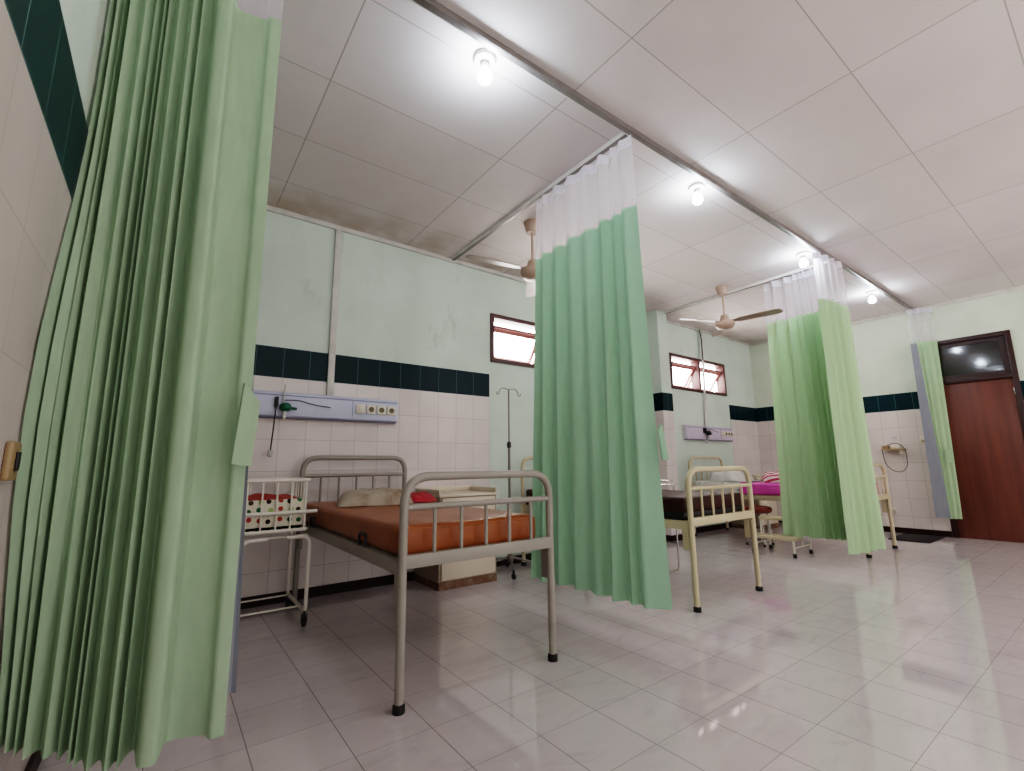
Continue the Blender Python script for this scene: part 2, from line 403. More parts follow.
# ------------------------------------------------------------------ curtains
def interp(path, s):
    P = [Vector(p) for p in path]; L = [(b-a).length for a, b in zip(P, P[1:])]; T = sum(L); d = s * T
    for a, b, l in zip(P, P[1:], L):
        if d <= l or b is P[-1]: return a.lerp(b, d / max(l, 1e-9)), (b-a).normalized()
        d -= l
def zigzag(path, n, amp, seed, first=1, w=None):
    rnd = random.Random(seed); w = w or [rnd.uniform(.3, 1.7) for _ in range(n)]; T = sum(w); s = 0; out = []
    for k in range(n+1):
        p, t = interp(path, s / T); nrm = Vector((-t.y, t.x))
        a = 0 if k in (0, n) else amp * rnd.uniform(.4, 1.3) * (first if k % 2 else -first)
        out.append(p + nrm * a)
        if k < n: s += w[k]
    return out
def column_points(pts, sub=4, passes=1):
    P = []
    for a, b in zip(pts, pts[1:]):
        for k in range(sub): P.append(Vector(a).lerp(Vector(b), k/sub))
    P.append(Vector(pts[-1]))
    for _ in range(passes):
        P = [P[0]] + [(P[i-1] + 2*P[i] + P[i+1]) / 4 for i in range(1, len(P)-1)] + [P[-1]]
    return P
def curtain(label, top, bot, zt, zm, zb, mat, lift=None, sub=4, passes=1, bow=0.0, bulge=None):
    T = column_points(top, sub, passes); B = column_points(bot, sub, passes)
    base = Vector((sum(p.x for p in T)/len(T), sum(p.y for p in T)/len(T), zb))
    root = thing('privacy_curtain', base, label, 'curtain')
    n = len(T); zbs = [zb + (lift(i/(n-1)) if lift else 0) for i in range(n)]
    def row(f0, z0=None):          # f0: 0 bottom .. 1 top
        r = []
        for i in range(n):
            z = zbs[i] + (zt - zbs[i]) * f0 if z0 is None else z0
            f = (z - zbs[i]) / (zt - zbs[i]); g = f ** .9
            p = B[i].lerp(T[i], g)
            k = bow * math.sin(PI*f) * math.sin(i*1.7/sub)
            if bulge: k += bulge(i/(n-1), f)
            r.append((p.x + (k*.6 if not bulge else 0), p.y + k, z))
        return r
    fm = (zm - zb) / (zt - zb)
    MB().grid([row(fm * k / 12) for k in range(13)]).build('drape', mat, root, angle=.9)
    MB().grid([row(0, zm + (zt - .07 - zm) * k / 4) for k in range(5)]).build('netting', M['net'], root, angle=.9)
    MB().grid([row(0, zt - .07), row(0, zt)]).build('heading_tape', M['tape'], root, angle=.9)
    return root
ZM = 2.62
# nearest curtain, bunched against the left wall
rnd = random.Random(4); bot1 = []; NF = 22; wd1 = [rnd.uniform(.3, 2.0) for _ in range(NF)]; acc = 0
for k in range(NF):
    f = acc / sum(wd1); acc += wd1[k]; y0 = 1.735 - .055 * f
    bot1.append((-.256 + .252 * f + (.006 if k % 2 else 0), y0 + (rnd.uniform(.06, .105) if k % 2 else rnd.uniform(-.012, .015))))
bot1 += [(.006,1.80),(.014,1.675),(.056,1.67),(.075,1.79),(.168,1.76),(.176,1.715),(.214,1.72)]
top1 = [(-.262 + (.196+.262) * (p[0]+.256)/.47, 1.70 + (p[1]-1.80)*.55) for p in bot1]
c1 = curtain('green curtain bunched against left wall, nearest of all the curtains', top1, bot1, 3.105, ZM, .232, M['drape1'], passes=1, bow=.006, lift=lambda s: .12*max(0, 1-s*1.6), bulge=lambda s, f: -.26*math.exp(-((f-.28)/.22)**2)*max(0, 1-s*3.2))
b2 = [(2.20,2.76),(2.27,2.53),(2.28,2.26),(2.25,1.99),(2.29,1.77)]; t2 = [(2.235,2.65),(2.235,1.74)]
W2 = [.4,1.1,.5,1.5,.6,1.3,.8,1.4,.7,1.2,.5,.8,.4,.6,.5]
top2 = zigzag(t2, 15, .03, 5, 1, W2) + [(2.235,1.685)]; bot2 = zigzag(b2, 15, .05, 5, 1, W2) + [(2.355,1.69)]
c2 = curtain('green curtain in middle of room, hanging between first bed and second bed', top2, bot2, 3.105, ZM, .195, M['drape2'], bow=.006)
b3 = [(5.52,2.48),(5.60,2.15),(5.66,1.86)]; t3 = [(5.60,2.44),(5.585,1.90)]
bf = [(5.64,1.80),(5.10,1.73),(5.44,1.67),(5.77,1.64)]; tf = [(5.585,1.80),(5.08,1.71),(5.38,1.67),(5.70,1.66)]
W3 = [1.5,1.2,1.9,1.1,1.7,.6,.9,.5,.7,.4,.6,.4,.5,.3,.4]; WF = [.6,2.6,.5,.4,.7,.4,.6,.5,.8,.4,.7,.5,.9]
top3 = zigzag(t3, 15, .06, 11, 1, W3) + zigzag(tf, 13, .03, 12, 1, WF); bot3 = zigzag(b3, 15, .085, 11, 1, W3) + zigzag(bf, 13, .04, 12, 1, WF)
c3 = curtain('pale green curtain hanging beside pink bed, with its front panel turned along main rail', top3, bot3, 3.105, ZM, .21, M['drape3'], lift=lambda s: -.05 if s > .6 else 0)
b4 = [(8.25,1.70),(8.29,1.62),(8.35,1.52)]; t4 = [(8.24,1.72),(8.31,1.60),(8.38,1.47)]
top4 = zigzag(t4, 9, .018, 21); bot4 = zigzag(b4, 9, .02, 21)
c4 = curtain('narrow green curtain beside brown door, with blue grey lining showing', top4, bot4, 3.105, ZM, .25, M['drape3'])
def flap(parent, pts, th=.012):       # folded tie band hanging from the curtain's edge
    m = MB(); P = [Vector(p) for p in pts]; n = Vector((.35, -1, 0)).normalized() * th
    V = [m.bm.verts.new(p) for p in P] + [m.bm.verts.new(p + n) for p in P]; k = len(P)
    m.bm.faces.new(V[:k]); m.bm.faces.new(V[k:][::-1])
    for i in range(k): m.bm.faces.new((V[i], V[(i+1) % k], V[k + (i+1) % k], V[k+i]))
    return m
def band(parent, mat, pts): flap(parent, pts).build('tie_band', mat, parent)
band(c1, M['drape1'], [(.176,1.645,1.262),(.224,1.655,1.205),(.212,1.655,1.006),(.158,1.645,1.012)])
band(c2, M['drape2'], [(2.268,1.66,1.19),(2.292,1.65,1.225),(2.335,1.65,1.02),(2.298,1.66,1.02)])
band(c4, M['drape3'], [(8.25,1.56,1.15),(8.25,1.50,1.13),(8.25,1.505,.97),(8.25,1.56,.95)])
def lining(parent, P0, P1, z0, z1):
    r = []
    for k in range(9):
        f = k/8; z = z0 + (z1-z0)*f; r.append([(a[0]+(b[0]-a[0])*f, a[1]+(b[1]-a[1])*f, z) for a, b in zip(P0, P1)])
    tag(MB().grid(r).build('lining', M['lining'], parent), 'blue grey lining along the curtain edge')
lining(c1, [(.205,1.735),(.226,1.748),(.238,1.74)], [(.192,1.73),(.205,1.74),(.208,1.735)], .33, 1.5)
lining(c4, [(8.13,1.735),(8.145,1.69),(8.17,1.595)], [(8.17,1.72),(8.175,1.69),(8.19,1.655)], .27, 2.60)

# curtain rails
r = thing('curtain_rail', (XL, 1.69, H), 'long main curtain rail running along the ceiling past every curtain', 'curtain rail')
MB().box(XL+.008, 1.672, H-.036, XE-.026, 1.708, H, .003).build('channel', M['rail'], r)
MB().box(XL+.008, 1.708, H-.034, XE-.026, 1.716, H, .002).build('rail_edge', M['rail_white'], r)
for x, y1, lab in ((2.235, YB-.03, 'short cross curtain rail reaching back wall above middle curtain'), (5.585, 3.80, 'short cross curtain rail beside farther ceiling fan, ending at wall column')):
    r = thing('curtain_rail', (x, 1.72, H), lab, 'curtain rail')
    MB().box(x-.016, 1.72, H-.034, x+.016, y1, H, .003).build('channel', M['rail'], r)
    MB().box(x-.022, 1.72, H-.032, x-.016, y1, H, .002).build('rail_edge', M['rail_white'], r)

# ------------------------------------------------------------------ ceiling things
def bulb(x, y, label):
    t = thing('ceiling_bulb', (x, y, H), label, 'light bulb', 'bulbs along the main curtain rail')
    MB().lathe([(0, 0), (.062, 0), (.064, -.006), (.055, -.022), (.03, -.03), (0, -.03)], (x, y, H), 24).build('ceiling_rose', M['lamp_base'], t)
    MB().lathe([(.024, -.028), (.026, -.05), (.02, -.068), (0, -.068)], (x, y, H), 18).build('socket', M['lamp_base'], t)
    MB().lathe([(.014, -.066), (.022, -.078), (.033, -.094), (.038, -.112), (.035, -.13), (.024, -.145), (.01, -.151), (0, -.152)], (x, y, H), 20).build('globe', M['bulb'], t)
bulb(1.18, 1.80, 'lit ceiling bulb nearest the camera, on ceiling above nearest bed')
bulb(3.17, 1.80, 'lit ceiling bulb just beyond middle curtain')
bulb(5.16, 1.83, 'lit ceiling bulb beside netting of pale curtain beside pink bed')
bulb(7.11, 1.80, 'lit ceiling bulb farthest from camera, near the end wall')
def fan(x, y, ang, label):
    t = thing('ceiling_fan', (x, y, H), label, 'ceiling fan', 'three blade ceiling fans')
    MB().lathe([(0, 0), (.075, 0), (.07, -.02), (.055, -.085), (.05, -.1), (0, -.1)], (x, y, H), 20).build('canopy', M['fan'], t)
    MB().tube([(x, y, H-.09), (x, y, 2.72)], .012, 10).build('rod', M['fan'], t)
    MB().lathe([(0, .10), (.03, .10), (.045, .085), (.052, .04), (.06, .02), (.105, .012), (.115, -.01), (.112, -.035), (.09, -.065), (.05, -.08), (0, -.082)], (x, y, 2.69), 24).build('motor', M['fan'], t)
    for k in range(3):
        a = math.radians(ang + 120*k); u = Vector((math.cos(a), math.sin(a), 0)); v = Vector((-u.y, u.x, 0)); z = Vector((0, 0, 1))
        prof = [(.08, .022), (.14, .03), (.17, .05), (.30, .056), (.50, .062), (.58, .062), (.615, .05), (.632, .025)]
        m = MB(); rows = []
        for q, w in prof:
            rows.append([Vector((x, y, 2.695)) + u*q + v*(w*e) + z*(-.012*e*w/.06 + dz) for e, dz in ((-1, .003), (1, .003), (1, -.003), (-1, -.003), (-1, .003))])
        m.grid(rows); m.bm.faces.new([m.bm.verts.new(p) for p in rows[-1][:4]]); m.bm.faces.new([m.bm.verts.new(p) for p in rows[0][:4]])
        m.build('blade', M['fan_blade'], t)
fan(2.465, 2.99, 52, 'ceiling fan partly hidden behind the middle curtain netting')
fan(5.36, 2.83, 39, 'beige ceiling fan in full view in front of the far window')

# ------------------------------------------------------------------ wall things
c = thing('wall_conduit', (1.07, YB, 1.59), 'white conduit running down back wall behind the first bed', 'pipe')
MB().box(1.045, YB-.034, S1, 1.10, YB, H-.045, .006).build('upper_cover', M['trim'], c); MB().box(1.045, YB-.036, 1.585, 1.10, YB-.006, S1, .006).build('lower_cover', M['trim'], c)
c = thing('wall_conduit', (6.8, YB, 1.56), 'thin white conduit crossing the far window down to its panel', 'pipe')
MB().tube([(6.80, YB-.06, 3.12), (6.79, YB-.05, 2.7), (6.77, YB-.045, 2.05), (6.765, YB-.02, 1.56)], .016, 8).build('pipe', M['trim'], c)
MB().tube([(6.755, YB-.05, 3.13), (6.76, YB-.07, 2.95), (6.78, YB-.055, 2.62)], .008, 6).build('cable', M['black'], c)

def head_panel(x0, x1, z0, z1, mat, label, n, s0, ds):
    t = thing('bedhead_panel', ((x0+x1)/2, YB, z0), label, 'wall panel', 'bedhead service panels')
    y = YB-.075; back = YB-.006 if x0 < 3 else YB
    m = MB(); m.box(x0, y, z0+.012, x1, back, z1, .01, 3); m.build('housing', mat, t)
    MB().box(x0+.004, y+.012, z0, x1-.004, back-.001, z0+.012, .003).build('underside_strip', plain('grey_panel_strip', '#77768a', .5), t)
    MB().box(x0+.01, y-.004, z1-.03, x1-.004, y, z1-.022).build('groove', plain('panel_groove_shadow', '#8286a0', .5), t)
    MB().box(s0-.07, y-.003, z0+.03, s0-.066, y, z1-.03).build('seam', plain('panel_seam', '#8286a0', .5), t)
    for k in range(n):
        x = s0 + k*ds; zc = (z0+z1)/2 + .005; q = .04
        p = MB().box(x-q, y-.014, zc-q, x+q, y, zc+q, .006).build('socket_plate', M['socket'], t)
        if k == 0: MB().box(x-.016, y-.018, zc-.016, x+.016, y-.012, zc+.016, .002).build('rocker', M['socket'], p)
        else:
            MB().lathe([(.024, .0), (.024, -.002), (.018, -.001), (0, -.0008)], (x, y-.0145, zc), 16, axis='y').build('recess', M['socket_hole'], p)
            MB().lathe([(.005, -.003), (.005, 0), (0, 0)], (x-.008, y-.0155, zc), 8, axis='y').build('pin_hole', M['black'], p)
head_panel(.2, 1.66, 1.385, 1.59, M['panel'], 'lilac grey bedhead panel with four sockets on wall behind first bed', 4, 1.32, .092)
head_panel(6.17, 7.47, 1.345, 1.56, M['panel2'], 'pale bedhead panel with sockets on far wall below window', 4, 7.15, .082)

def regulator(x, y, z, label, hose_dx, green=True, drop=.345):
    t = thing('oxygen_regulator', (x, y, z), label, 'regulator')
    MB().box(x-.045, y, z-.01, x-.02, y+.05, z+.07, .006).build('bracket', M['black'], t)
    g = MB(); g.lathe([(0, -.035), (.03, -.03), (.045, -.01), (.04, .02), (.02, .035), (0, .036)], (x+.03, y+.005, z-.01), 16)
    g.tube([(x+.03, y, z-.01), (x+.11, y, z-.02)], .012, 8); g.build('valve', M['green'] if green else M['black'], t)
    MB().tube([(x+.012, y+.01, z+.02), (x+.018, y+.01, z+.17)], .006, 6).build('gauge_stem', M['clear'], t)
    MB().tube([(x+.025, y, z-.04), (x+.022, y, z-.1)], .013, 10).build('flow_tube', M['clear'], t)
    m = MB(); m.tube(rounded([(x-.035, y, z+.05), (x-.04, y-.01, z-.05), (x-.055, y-.005, z-drop)], .05), .005, 6); m.build('hose', M['black'], t)
    m = MB(); m.tube(rounded([(x+.02, y, z+.045), (x+.12, y-.005, z+.05), (x+.24, y, z+.02), (x+hose_dx, y+.012, z+.01)], .06), .0045, 6); m.build('side_hose', M['black'], t)
    MB().lathe([(0, -.03), (.019, -.02), (.019, .02), (0, .03)], (x-.055, y+.0, z-drop-.02), 12).build('suction_cup', M['clear'], t)
regulator(.69, YB-.125, 1.475, 'green oxygen regulator with black hose on panel behind first bed', .37)
regulator(6.63, YB-.125, 1.46, 'small black regulator with hose on the far bedhead panel', .3, False, .12)

w = thing('light_switch', (XL+.006, 1.445, 1.02), 'yellowed light switch on left wall beside nearest curtain', 'switch')
MB().box(XL+.006, 1.375, .98, XL+.020, 1.445, 1.06, .006).build('plate', M['switch'], w)
MB().box(XL+.020, 1.40, 1.0, XL+.025, 1.422, 1.04, .002).build('rocker', M['black'], w)
for y, z, lab in ((2.26, .295, 'low cream socket on end wall behind far bed foot'), (1.80, 1.285, 'cream switch plate on end wall left of door curtain')):
    w = thing('wall_socket', (XE-.006, y, z), lab, 'socket')
    MB().box(XE-.022, y-.042, z-.042, XE-.006, y+.042, z+.042, .005).build('plate', M['socket'], w)
    if z < 1: MB().lathe([(.022, -.004), (.022, 0), (0, .002)], (XE-.022, y, z), 14, axis='x').build('recess', M['black'], w)
    else: MB().box(XE-.027, y-.022, z-.03, XE-.021, y+.022, z-.004, .002).build('rocker', M['switch'], w)
w = thing('wall_plaque', (XE-.006, 2.13, 1.33), 'small white plate fixed on end wall above the bracket shelf', 'plate')
MB().box(XE-.014, 2.09, 1.315, XE-.006, 2.17, 1.345, .002).build('plate', M['clear'], w)
s = thing('bracket_shelf', (XE-.006, 2.12, 1.14), 'small beige wall shelf with hanging cable on end wall', 'shelf')
MB().box(XE-.19, 2.0, 1.15, XE-.006, 2.25, 1.172, .004).build('board', M['switch'], s)
MB().box(XE-.15, 2.03, 1.10, XE-.006, 2.06, 1.15, .003).build('bracket', M['socket'], s)
MB().box(XE-.16, 2.04, 1.172, XE-.02, 2.14, 1.225, .01).build('device', M['socket'], s)
MB().box(XE-.18, 2.17, 1.172, XE-.06, 2.24, 1.215, .008).build('adaptor', M['switch'], s)
loop = [(XE-.1, 2.21, 1.21), (XE-.1, 2.12, 1.255), (XE-.1, 2.03, 1.23), (XE-.11, 1.985, 1.13), (XE-.12, 1.99, .92), (XE-.12, 2.06, .84), (XE-.12, 2.16, .86), (XE-.14, 2.23, .95), (XE-.16, 2.245, 1.155)]
MB().tube(rounded(loop, .08), .005, 6).build('cable', M['black'], s)

# ------------------------------------------------------------------ beds
def bed(x, y, W, L, mat, label):
    t = thing('hospital_bed', (x, y, 0), label, 'bed')
    r = .02; zf, zh = .955, 1.075
    for (yy, zt, rad, name) in ((y, zf, .13, 'foot_frame'), (y+L, zh, .12, 'head_frame')):
        a, b = x+r, x+W-r
        fr = MB().tube(rounded([(a, yy, .57), (a, yy, zt), (b, yy, zt), (b, yy, .57)], rad, 8), r, 12)
        fr.build(name, mat, t)
        for q in (a, b):
            lg = MB().tube([(q, yy, .015), (q, yy, .575)], r*.98, 12).build('leg', mat, t)
            MB().lathe([(0, 0), (r+.006, 0), (r+.006, .03), (r, .035), (0, .035)], (q, yy, 0), 12).build('rubber_foot', M['rubber'], lg)
        zr = .82 if name == 'foot_frame' else .935
        MB().tube([(a, yy, zr), (b, yy, zr)], .0145, 10).build('rail', mat, t)
        MB().box(a, yy-.018, .562, b, yy+.018, .618, .003).build('end_rail', mat, t)
        for k in range(5):
            q = a + (b-a)*(k+1)/6 + (.01 if name == 'foot_frame' else 0)
            MB().tube([(q, yy, .60), (q, yy, zr)], .0095, 8).build('spindle', mat, t)
        for q, sgn in ((a, 1), (b, -1)):   # angle brackets that hook the side rail to the post
            yo = yy + (.022 if name == 'foot_frame' else -.072)
            MB().box(q-.008, yo, .40, q+.016, yo+.05, .584, .003).build('corner_bracket', mat, t)
    for q, sgn in ((x+.008, 1), (x+W-.008, -1)):
        sr = MB(); sr.box(q, y+.02, .535, q+.006*sgn, y+L-.02, .595, .001); sr.box(q, y+.02, .589, q+.04*sgn, y+L-.02, .595, .001)
        sr.build('side_rail', mat, t)
        for yy in (y+.52, y+1.55):
            st = MB().tube(rounded([(q+.014*sgn, yy-.05, .592), (q+.014*sgn, yy-.05, .655), (q+.014*sgn, yy+.05, .655), (q+.014*sgn, yy+.05, .592)], .02), .008, 6)
            st.build('mattress_stop', M['black'], t)
    dk = MB()
    for k in range(12): dk.box(x+.02, y+.06+k*(L-.16)/11-.03, .586, x+W-.02, y+.06+k*(L-.16)/11+.03, .594)
    dk.box(x+.10, y+.03, .578, x+.14, y+L-.03, .587); dk.box(x+W-.14, y+.03, .578, x+W-.10, y+L-.03, .587)
    dk.build('slat_base', mat, t)
    return t
def mattress(x0, y0, z0, x1, y1, z1, mat, label, lower=None):
    t = thing('mattress', ((x0+x1)/2, (y0+y1)/2, z0), label, 'mattress')
    zm = z0 + (.045 if lower else 0)
    if lower: MB().box(x0+.004, y0+.004, z0, x1-.004, y1-.004, zm+.01, .008).build('underside', lower, t)
    m = MB().box(x0, y0, zm, x1, y1, z1, .03, 4)
    bmesh.ops.subdivide_edges(m.bm, edges=[e for e in m.bm.edges if e.calc_length() > .2], cuts=8, use_grid_fill=True)
    for v in m.bm.verts:
        if v.co.z > zm + .05:
            v.co.z += .003*math.sin(v.co.x*13+1)*math.sin(v.co.y*7)
    m.build('cover', mat, t)
    MB().tube(rounded([(x0+.004, y0+.004, z1-.024), (x1-.004, y0+.004, z1-.024), (x1-.004, y1-.004, z1-.024), (x0+.004, y1-.004, z1-.024)], .03, closed=True), .004, 6, True).build('piping', mat, t)
def pillow(name, x, y, z, sx, sy, sz, rot, mat, label, cat, seed=1, sag=.3):
    rnd = random.Random(seed); N = 22; m = MB()
    ph = [rnd.uniform(0, 6) for _ in range(6)]
    def shape(u, v, side):
        e = max(0, (1-abs(u)**3.2)) ** .55 * max(0, (1-abs(v)**3.2)) ** .55
        px = u*sx/2*(1 - .07*(1-v*v)*0 - .05*abs(v)**4); py = v*sy/2*(1 - .06*abs(u)**4)
        w = 1 + .18*math.sin(u*3+ph[0])*math.cos(v*4+ph[1]) + .08*math.sin(u*9+v*5+ph[2])
        hz = sz*e*w if side > 0 else 0
        z0 = z + sag*sz*(.12+.1*math.sin(u*5+ph[3])) * (abs(u)**6 + abs(v)**6) * .5
        c, s = math.cos(rot), math.sin(rot)
        return (x + px*c - py*s, y + px*s + py*c, z0 + (hz if side > 0 else 0) + .0)
    G = [[shape(-1+2*i/N, -1+2*j/N, 1) for i in range(N+1)] for j in range(N+1)]
    Bt = [[shape(-1+2*i/N, -1+2*j/N, -1) for i in range(N+1)] for j in range(N+1)]
    m.grid(G); m.grid([r[::-1] for r in Bt])
    bmesh.ops.remove_doubles(m.bm, verts=m.bm.verts, dist=.0008)
    return tag(m.build(name, mat, None, 1.2, origin=(x, y, z)), label, cat)

bed(.85, 1.98, .885, 1.93, M['grey_metal'], 'grey tubular hospital bed with orange mattress, nearest bed')
mattress(.875, 2.03, .596, 1.67, 3.86, .735, M['orange'], 'orange brown vinyl mattress lying on nearest grey bed')
pillow('pillow', 1.25, 3.36, .737, .52, .40, .105, -.25, M['pillow'], 'stained beige pillow on orange mattress', 'pillow', 3)
pillow('cushion', 1.615, 3.46, .737, .22, .44, .06, -.1, M['red'], 'flat red cushion beside beige pillow on orange mattress', 'cushion', 5)
bed(3.0, 1.97, .90, 1.93, M['cream_metal'], 'cream tubular bed with dark brown mattress, beyond middle curtain')
mattress(3.02, 2.02, .596, 3.88, 3.86, .755, M['brown'], 'dark brown mattress on second bed beyond middle curtain', M['black_base'])
bed(6.03, 1.88, .90, 2.02, M['cream_metal'], 'cream tubular bed with pink mattress, farthest bed near end wall')
mattress(6.05, 1.94, .596, 6.91, 3.85, .74, M['pink'], 'glossy pink mattress on farthest bed')
pillow('pillow', 6.40, 3.50, .752, .66, .40, .16, .05, M['pillow_white'], 'white pillow at head of pink mattress', 'pillow', 7)
pillow('pillow', 6.52, 2.98, .742, .46, .30, .13, .5, M['striped'], 'red striped pillow lying on pink mattress below the white one', 'pillow', 9)

# ------------------------------------------------------------------ baby cart
g = MB(); rows = []
for j in range(13):
    y = 3.20 + .64*j/12; w = .004*math.sin(j*1.3)
    rows.append([(6.036, y, .60+w), (6.037, y, .68), (6.04, y, .725), (6.06, y, .748)] + [(6.06 + .84*k/8, y, .7505 + .003*math.sin(k*2+j)) for k in range(1, 8)] + [(6.90, y, .748), (6.92, y, .725), (6.922, y, .62)])
g.grid(rows); tag(g.build('bed_sheet', M['sheet'], None, solid=.003, origin=(6.48, 3.52, .75)), 'pale speckled sheet covering head end of pink mattress', 'sheet')
def baby_cart():
    t = thing('baby_cart', (.6, 3.6, 0), 'white tubular baby cot trolley on castors left of nearest bed', 'baby cart')
    xa, xb, ya, yb = .41, .79, 3.33, 3.87; r = .0125; mw = M['white_metal']
    for x, n in ((xb+.02, 0), (xa+.01, 1)):
        MB().tube(rounded([(x-.14 if n == 0 else x+.14, ya, .56), (x, ya, .56), (x, ya, .095), (x, yb, .095), (x, yb, .56), (x-.14 if n == 0 else x+.14, yb, .56)], .06), r, 10).build('leg', mw, t)
        for y in (ya+.02, yb-.03):
            cs = MB().tube([(x, y, .03), (x, y, .095)], .006, 6).build('castor', M['black'], t)
            MB().lathe([(0, -.011), (.024, -.011), (.03, -.006), (.03, .006), (.024, .011), (0, .011)], (x, y, .03), 16, axis='x').build('wheel', M['rubber'], cs)
            f = MB(); f.box(x-.016, y-.014, .03, x-.012, y+.014, .075); f.box(x+.012, y-.014, .03, x+.016, y+.014, .075); f.box(x-.016, y-.014, .07, x+.016, y+.014, .076)
            f.build('fork', M['black'], cs)
    for y in (ya+.14, yb-.06): MB().tube([(xa+.01, y, .10), (xb+.02, y, .10)], .006, 8).build('cross_bar', mw, t)
    for y in (ya+.06, yb-.06): MB().tube([(xa, y, .56), (xb+.02, y, .56)], .009, 8).build('support_bar', mw, t)
    for z, rr, nm in ((.92, .012, 'top_rail'), (.605, .011, 'basket_rim')):
        MB().tube(rounded([(xa, ya, z), (xb, ya, z), (xb, yb, z), (xa, yb, z)], .03, closed=True), rr, 10, True).build(nm, mw, t)
    for y in (ya-.006, yb+.006): MB().tube([(xa-.02, y, .717), (xb+.055, y, .717)], .0115, 10).build('side_rail', mw, t)
    pts = [(xa+.02 + k*(xb-xa-.04)/4, y) for k in range(5) for y in (ya, yb)] + [(x, ya+.07+k*(yb-ya-.14)/5) for k in range(6) for x in (xa, xb)]
    for x, y in pts: MB().tube([(x, y, .605), (x, y, .92)], .0058, 7).build('spindle', mw, t)
    for x in (xa+.09, (xa+xb)/2, xb-.09): MB().tube([(x, ya, .602), (x, yb, .602)], .005, 6).build('floor_rod', mw, t)
    return xa, xb, ya, yb
xa, xb, ya, yb = baby_cart()
m = thing('cot_basket', ((xa+xb)/2, (ya+yb)/2, .607), 'polka dot cloth cot liner inside white baby trolley', 'cot liner')
f = MB(); q = .02
for (a, b, c_, d) in ((xa+q, ya+q, xb-q, ya+q+.02), (xa+q, yb-q-.02, xb-q, yb-q), (xa+q, ya+q+.02, xa+q+.02, yb-q-.02), (xb-q-.02, ya+q+.02, xb-q, yb-q-.02)):
    f.box(a, b, .610, c_, d, .80, .006)
f.build('bumper', M['dots'], m); MB().box(xa+q, ya+q, .607, xb-q, yb-q, .64, .008).build('pad', M['dots'], m)
g = MB(); rows = []
for j in range(13):
    rows.append([(xa+.045 + (xb-xa-.09)*i/12, ya+.045 + (yb-ya-.09)*j/12, .80 + .014*math.sin(i*.7+j*.4)*math.sin(PI*i/12) + .01*j/12) for i in range(13)])
g.grid(rows); g.grid([[(p[0], p[1], .642) for p in r_] for r_ in rows])
for e in (0, 12):
    g.grid([rows[e], [(p[0], p[1], .642) for p in rows[e]]]); g.grid([[r_[e] for r_ in rows], [(r_[e][0], r_[e][1], .642) for r_ in rows]])
bmesh.ops.remove_doubles(g.bm, verts=g.bm.verts, dist=.0005)
tag(g.build('blanket', M['red_orange'], None, origin=((xa+xb)/2, (ya+yb)/2, .642)), 'folded red blanket lying in polka dot cot liner', 'blanket')

# ------------------------------------------------------------------ bedside cabinets
def cabinet(x0, x1, y0, y1, h, label):
    t = thing('bedside_cabinet', ((x0+x1)/2, (y0+y1)/2, 0), label, 'cabinet')
    b = MB(); b.box(x0, y0+.012, .06, x0+.015, y1, h-.05); b.box(x1-.015, y0+.012, .06, x1, y1, h-.05); b.box(x0+.015, y1-.015, .06, x1-.015, y1, h-.05)
    b.box(x0+.015, y0+.012, .06, x1-.015, y1-.015, .075); b.box(x0+.015, y0+.014, .06, x1-.015, y0+.03, h-.05)
    b.build('carcass', M['cabinet_side'], t)
    p = MB(); p.box(x0, y0+.005, 0, x1, y0+.02, .062); p.box(x0, y0+.02, 0, x0+.015, y1, .06); p.box(x1-.015, y0+.02, 0, x1, y1, .06); p.build('plinth', M['rust'], t)
    tp = MB(); tp.box(x0-.006, y0-.004, h-.05, x1+.006, y1, h-.03, .004); tp.build('top', M['cabinet'], t)
    g = MB(); g.box(x0-.006, y1-.012, h-.03, x1+.006, y1, h+.02, .003)
    for q in (x0-.006, x1-.006): g.box(q, y0+.01, h-.03, q+.012, y1-.012, h+.012, .003)
    g.build('gallery', M['cabinet'], t)
    d = MB().box(x0+.02, y0-.004, h-.20, x1-.02, y0+.014, h-.06, .004).build('drawer', M['cabinet'], t)
    MB().box((x0+x1)/2-.05, y0-.016, h-.125, (x0+x1)/2+.05, y0-.004, h-.115, .003).build('handle', M['black'], d)
    d = MB().box(x0+.02, y0-.004, .075, x1-.02, y0+.014, h-.21, .004).build('door', M['cabinet'], t)
    MB().lathe([(0, -.022), (.012, -.02), (.012, -.012), (.006, -.008), (.006, 0), (0, 0)], (x1-.07, y0-.004, h-.3), 12, axis='y').build('knob', M['chrome'], d)
cabinet(1.88, 2.45, 3.55, 4.02, .79, 'rusted cream metal bedside cabinet right of nearest bed')
cabinet(7.25, 7.80, 3.55, 4.02, .79, 'cream bedside cabinet in corner behind the pink bed')

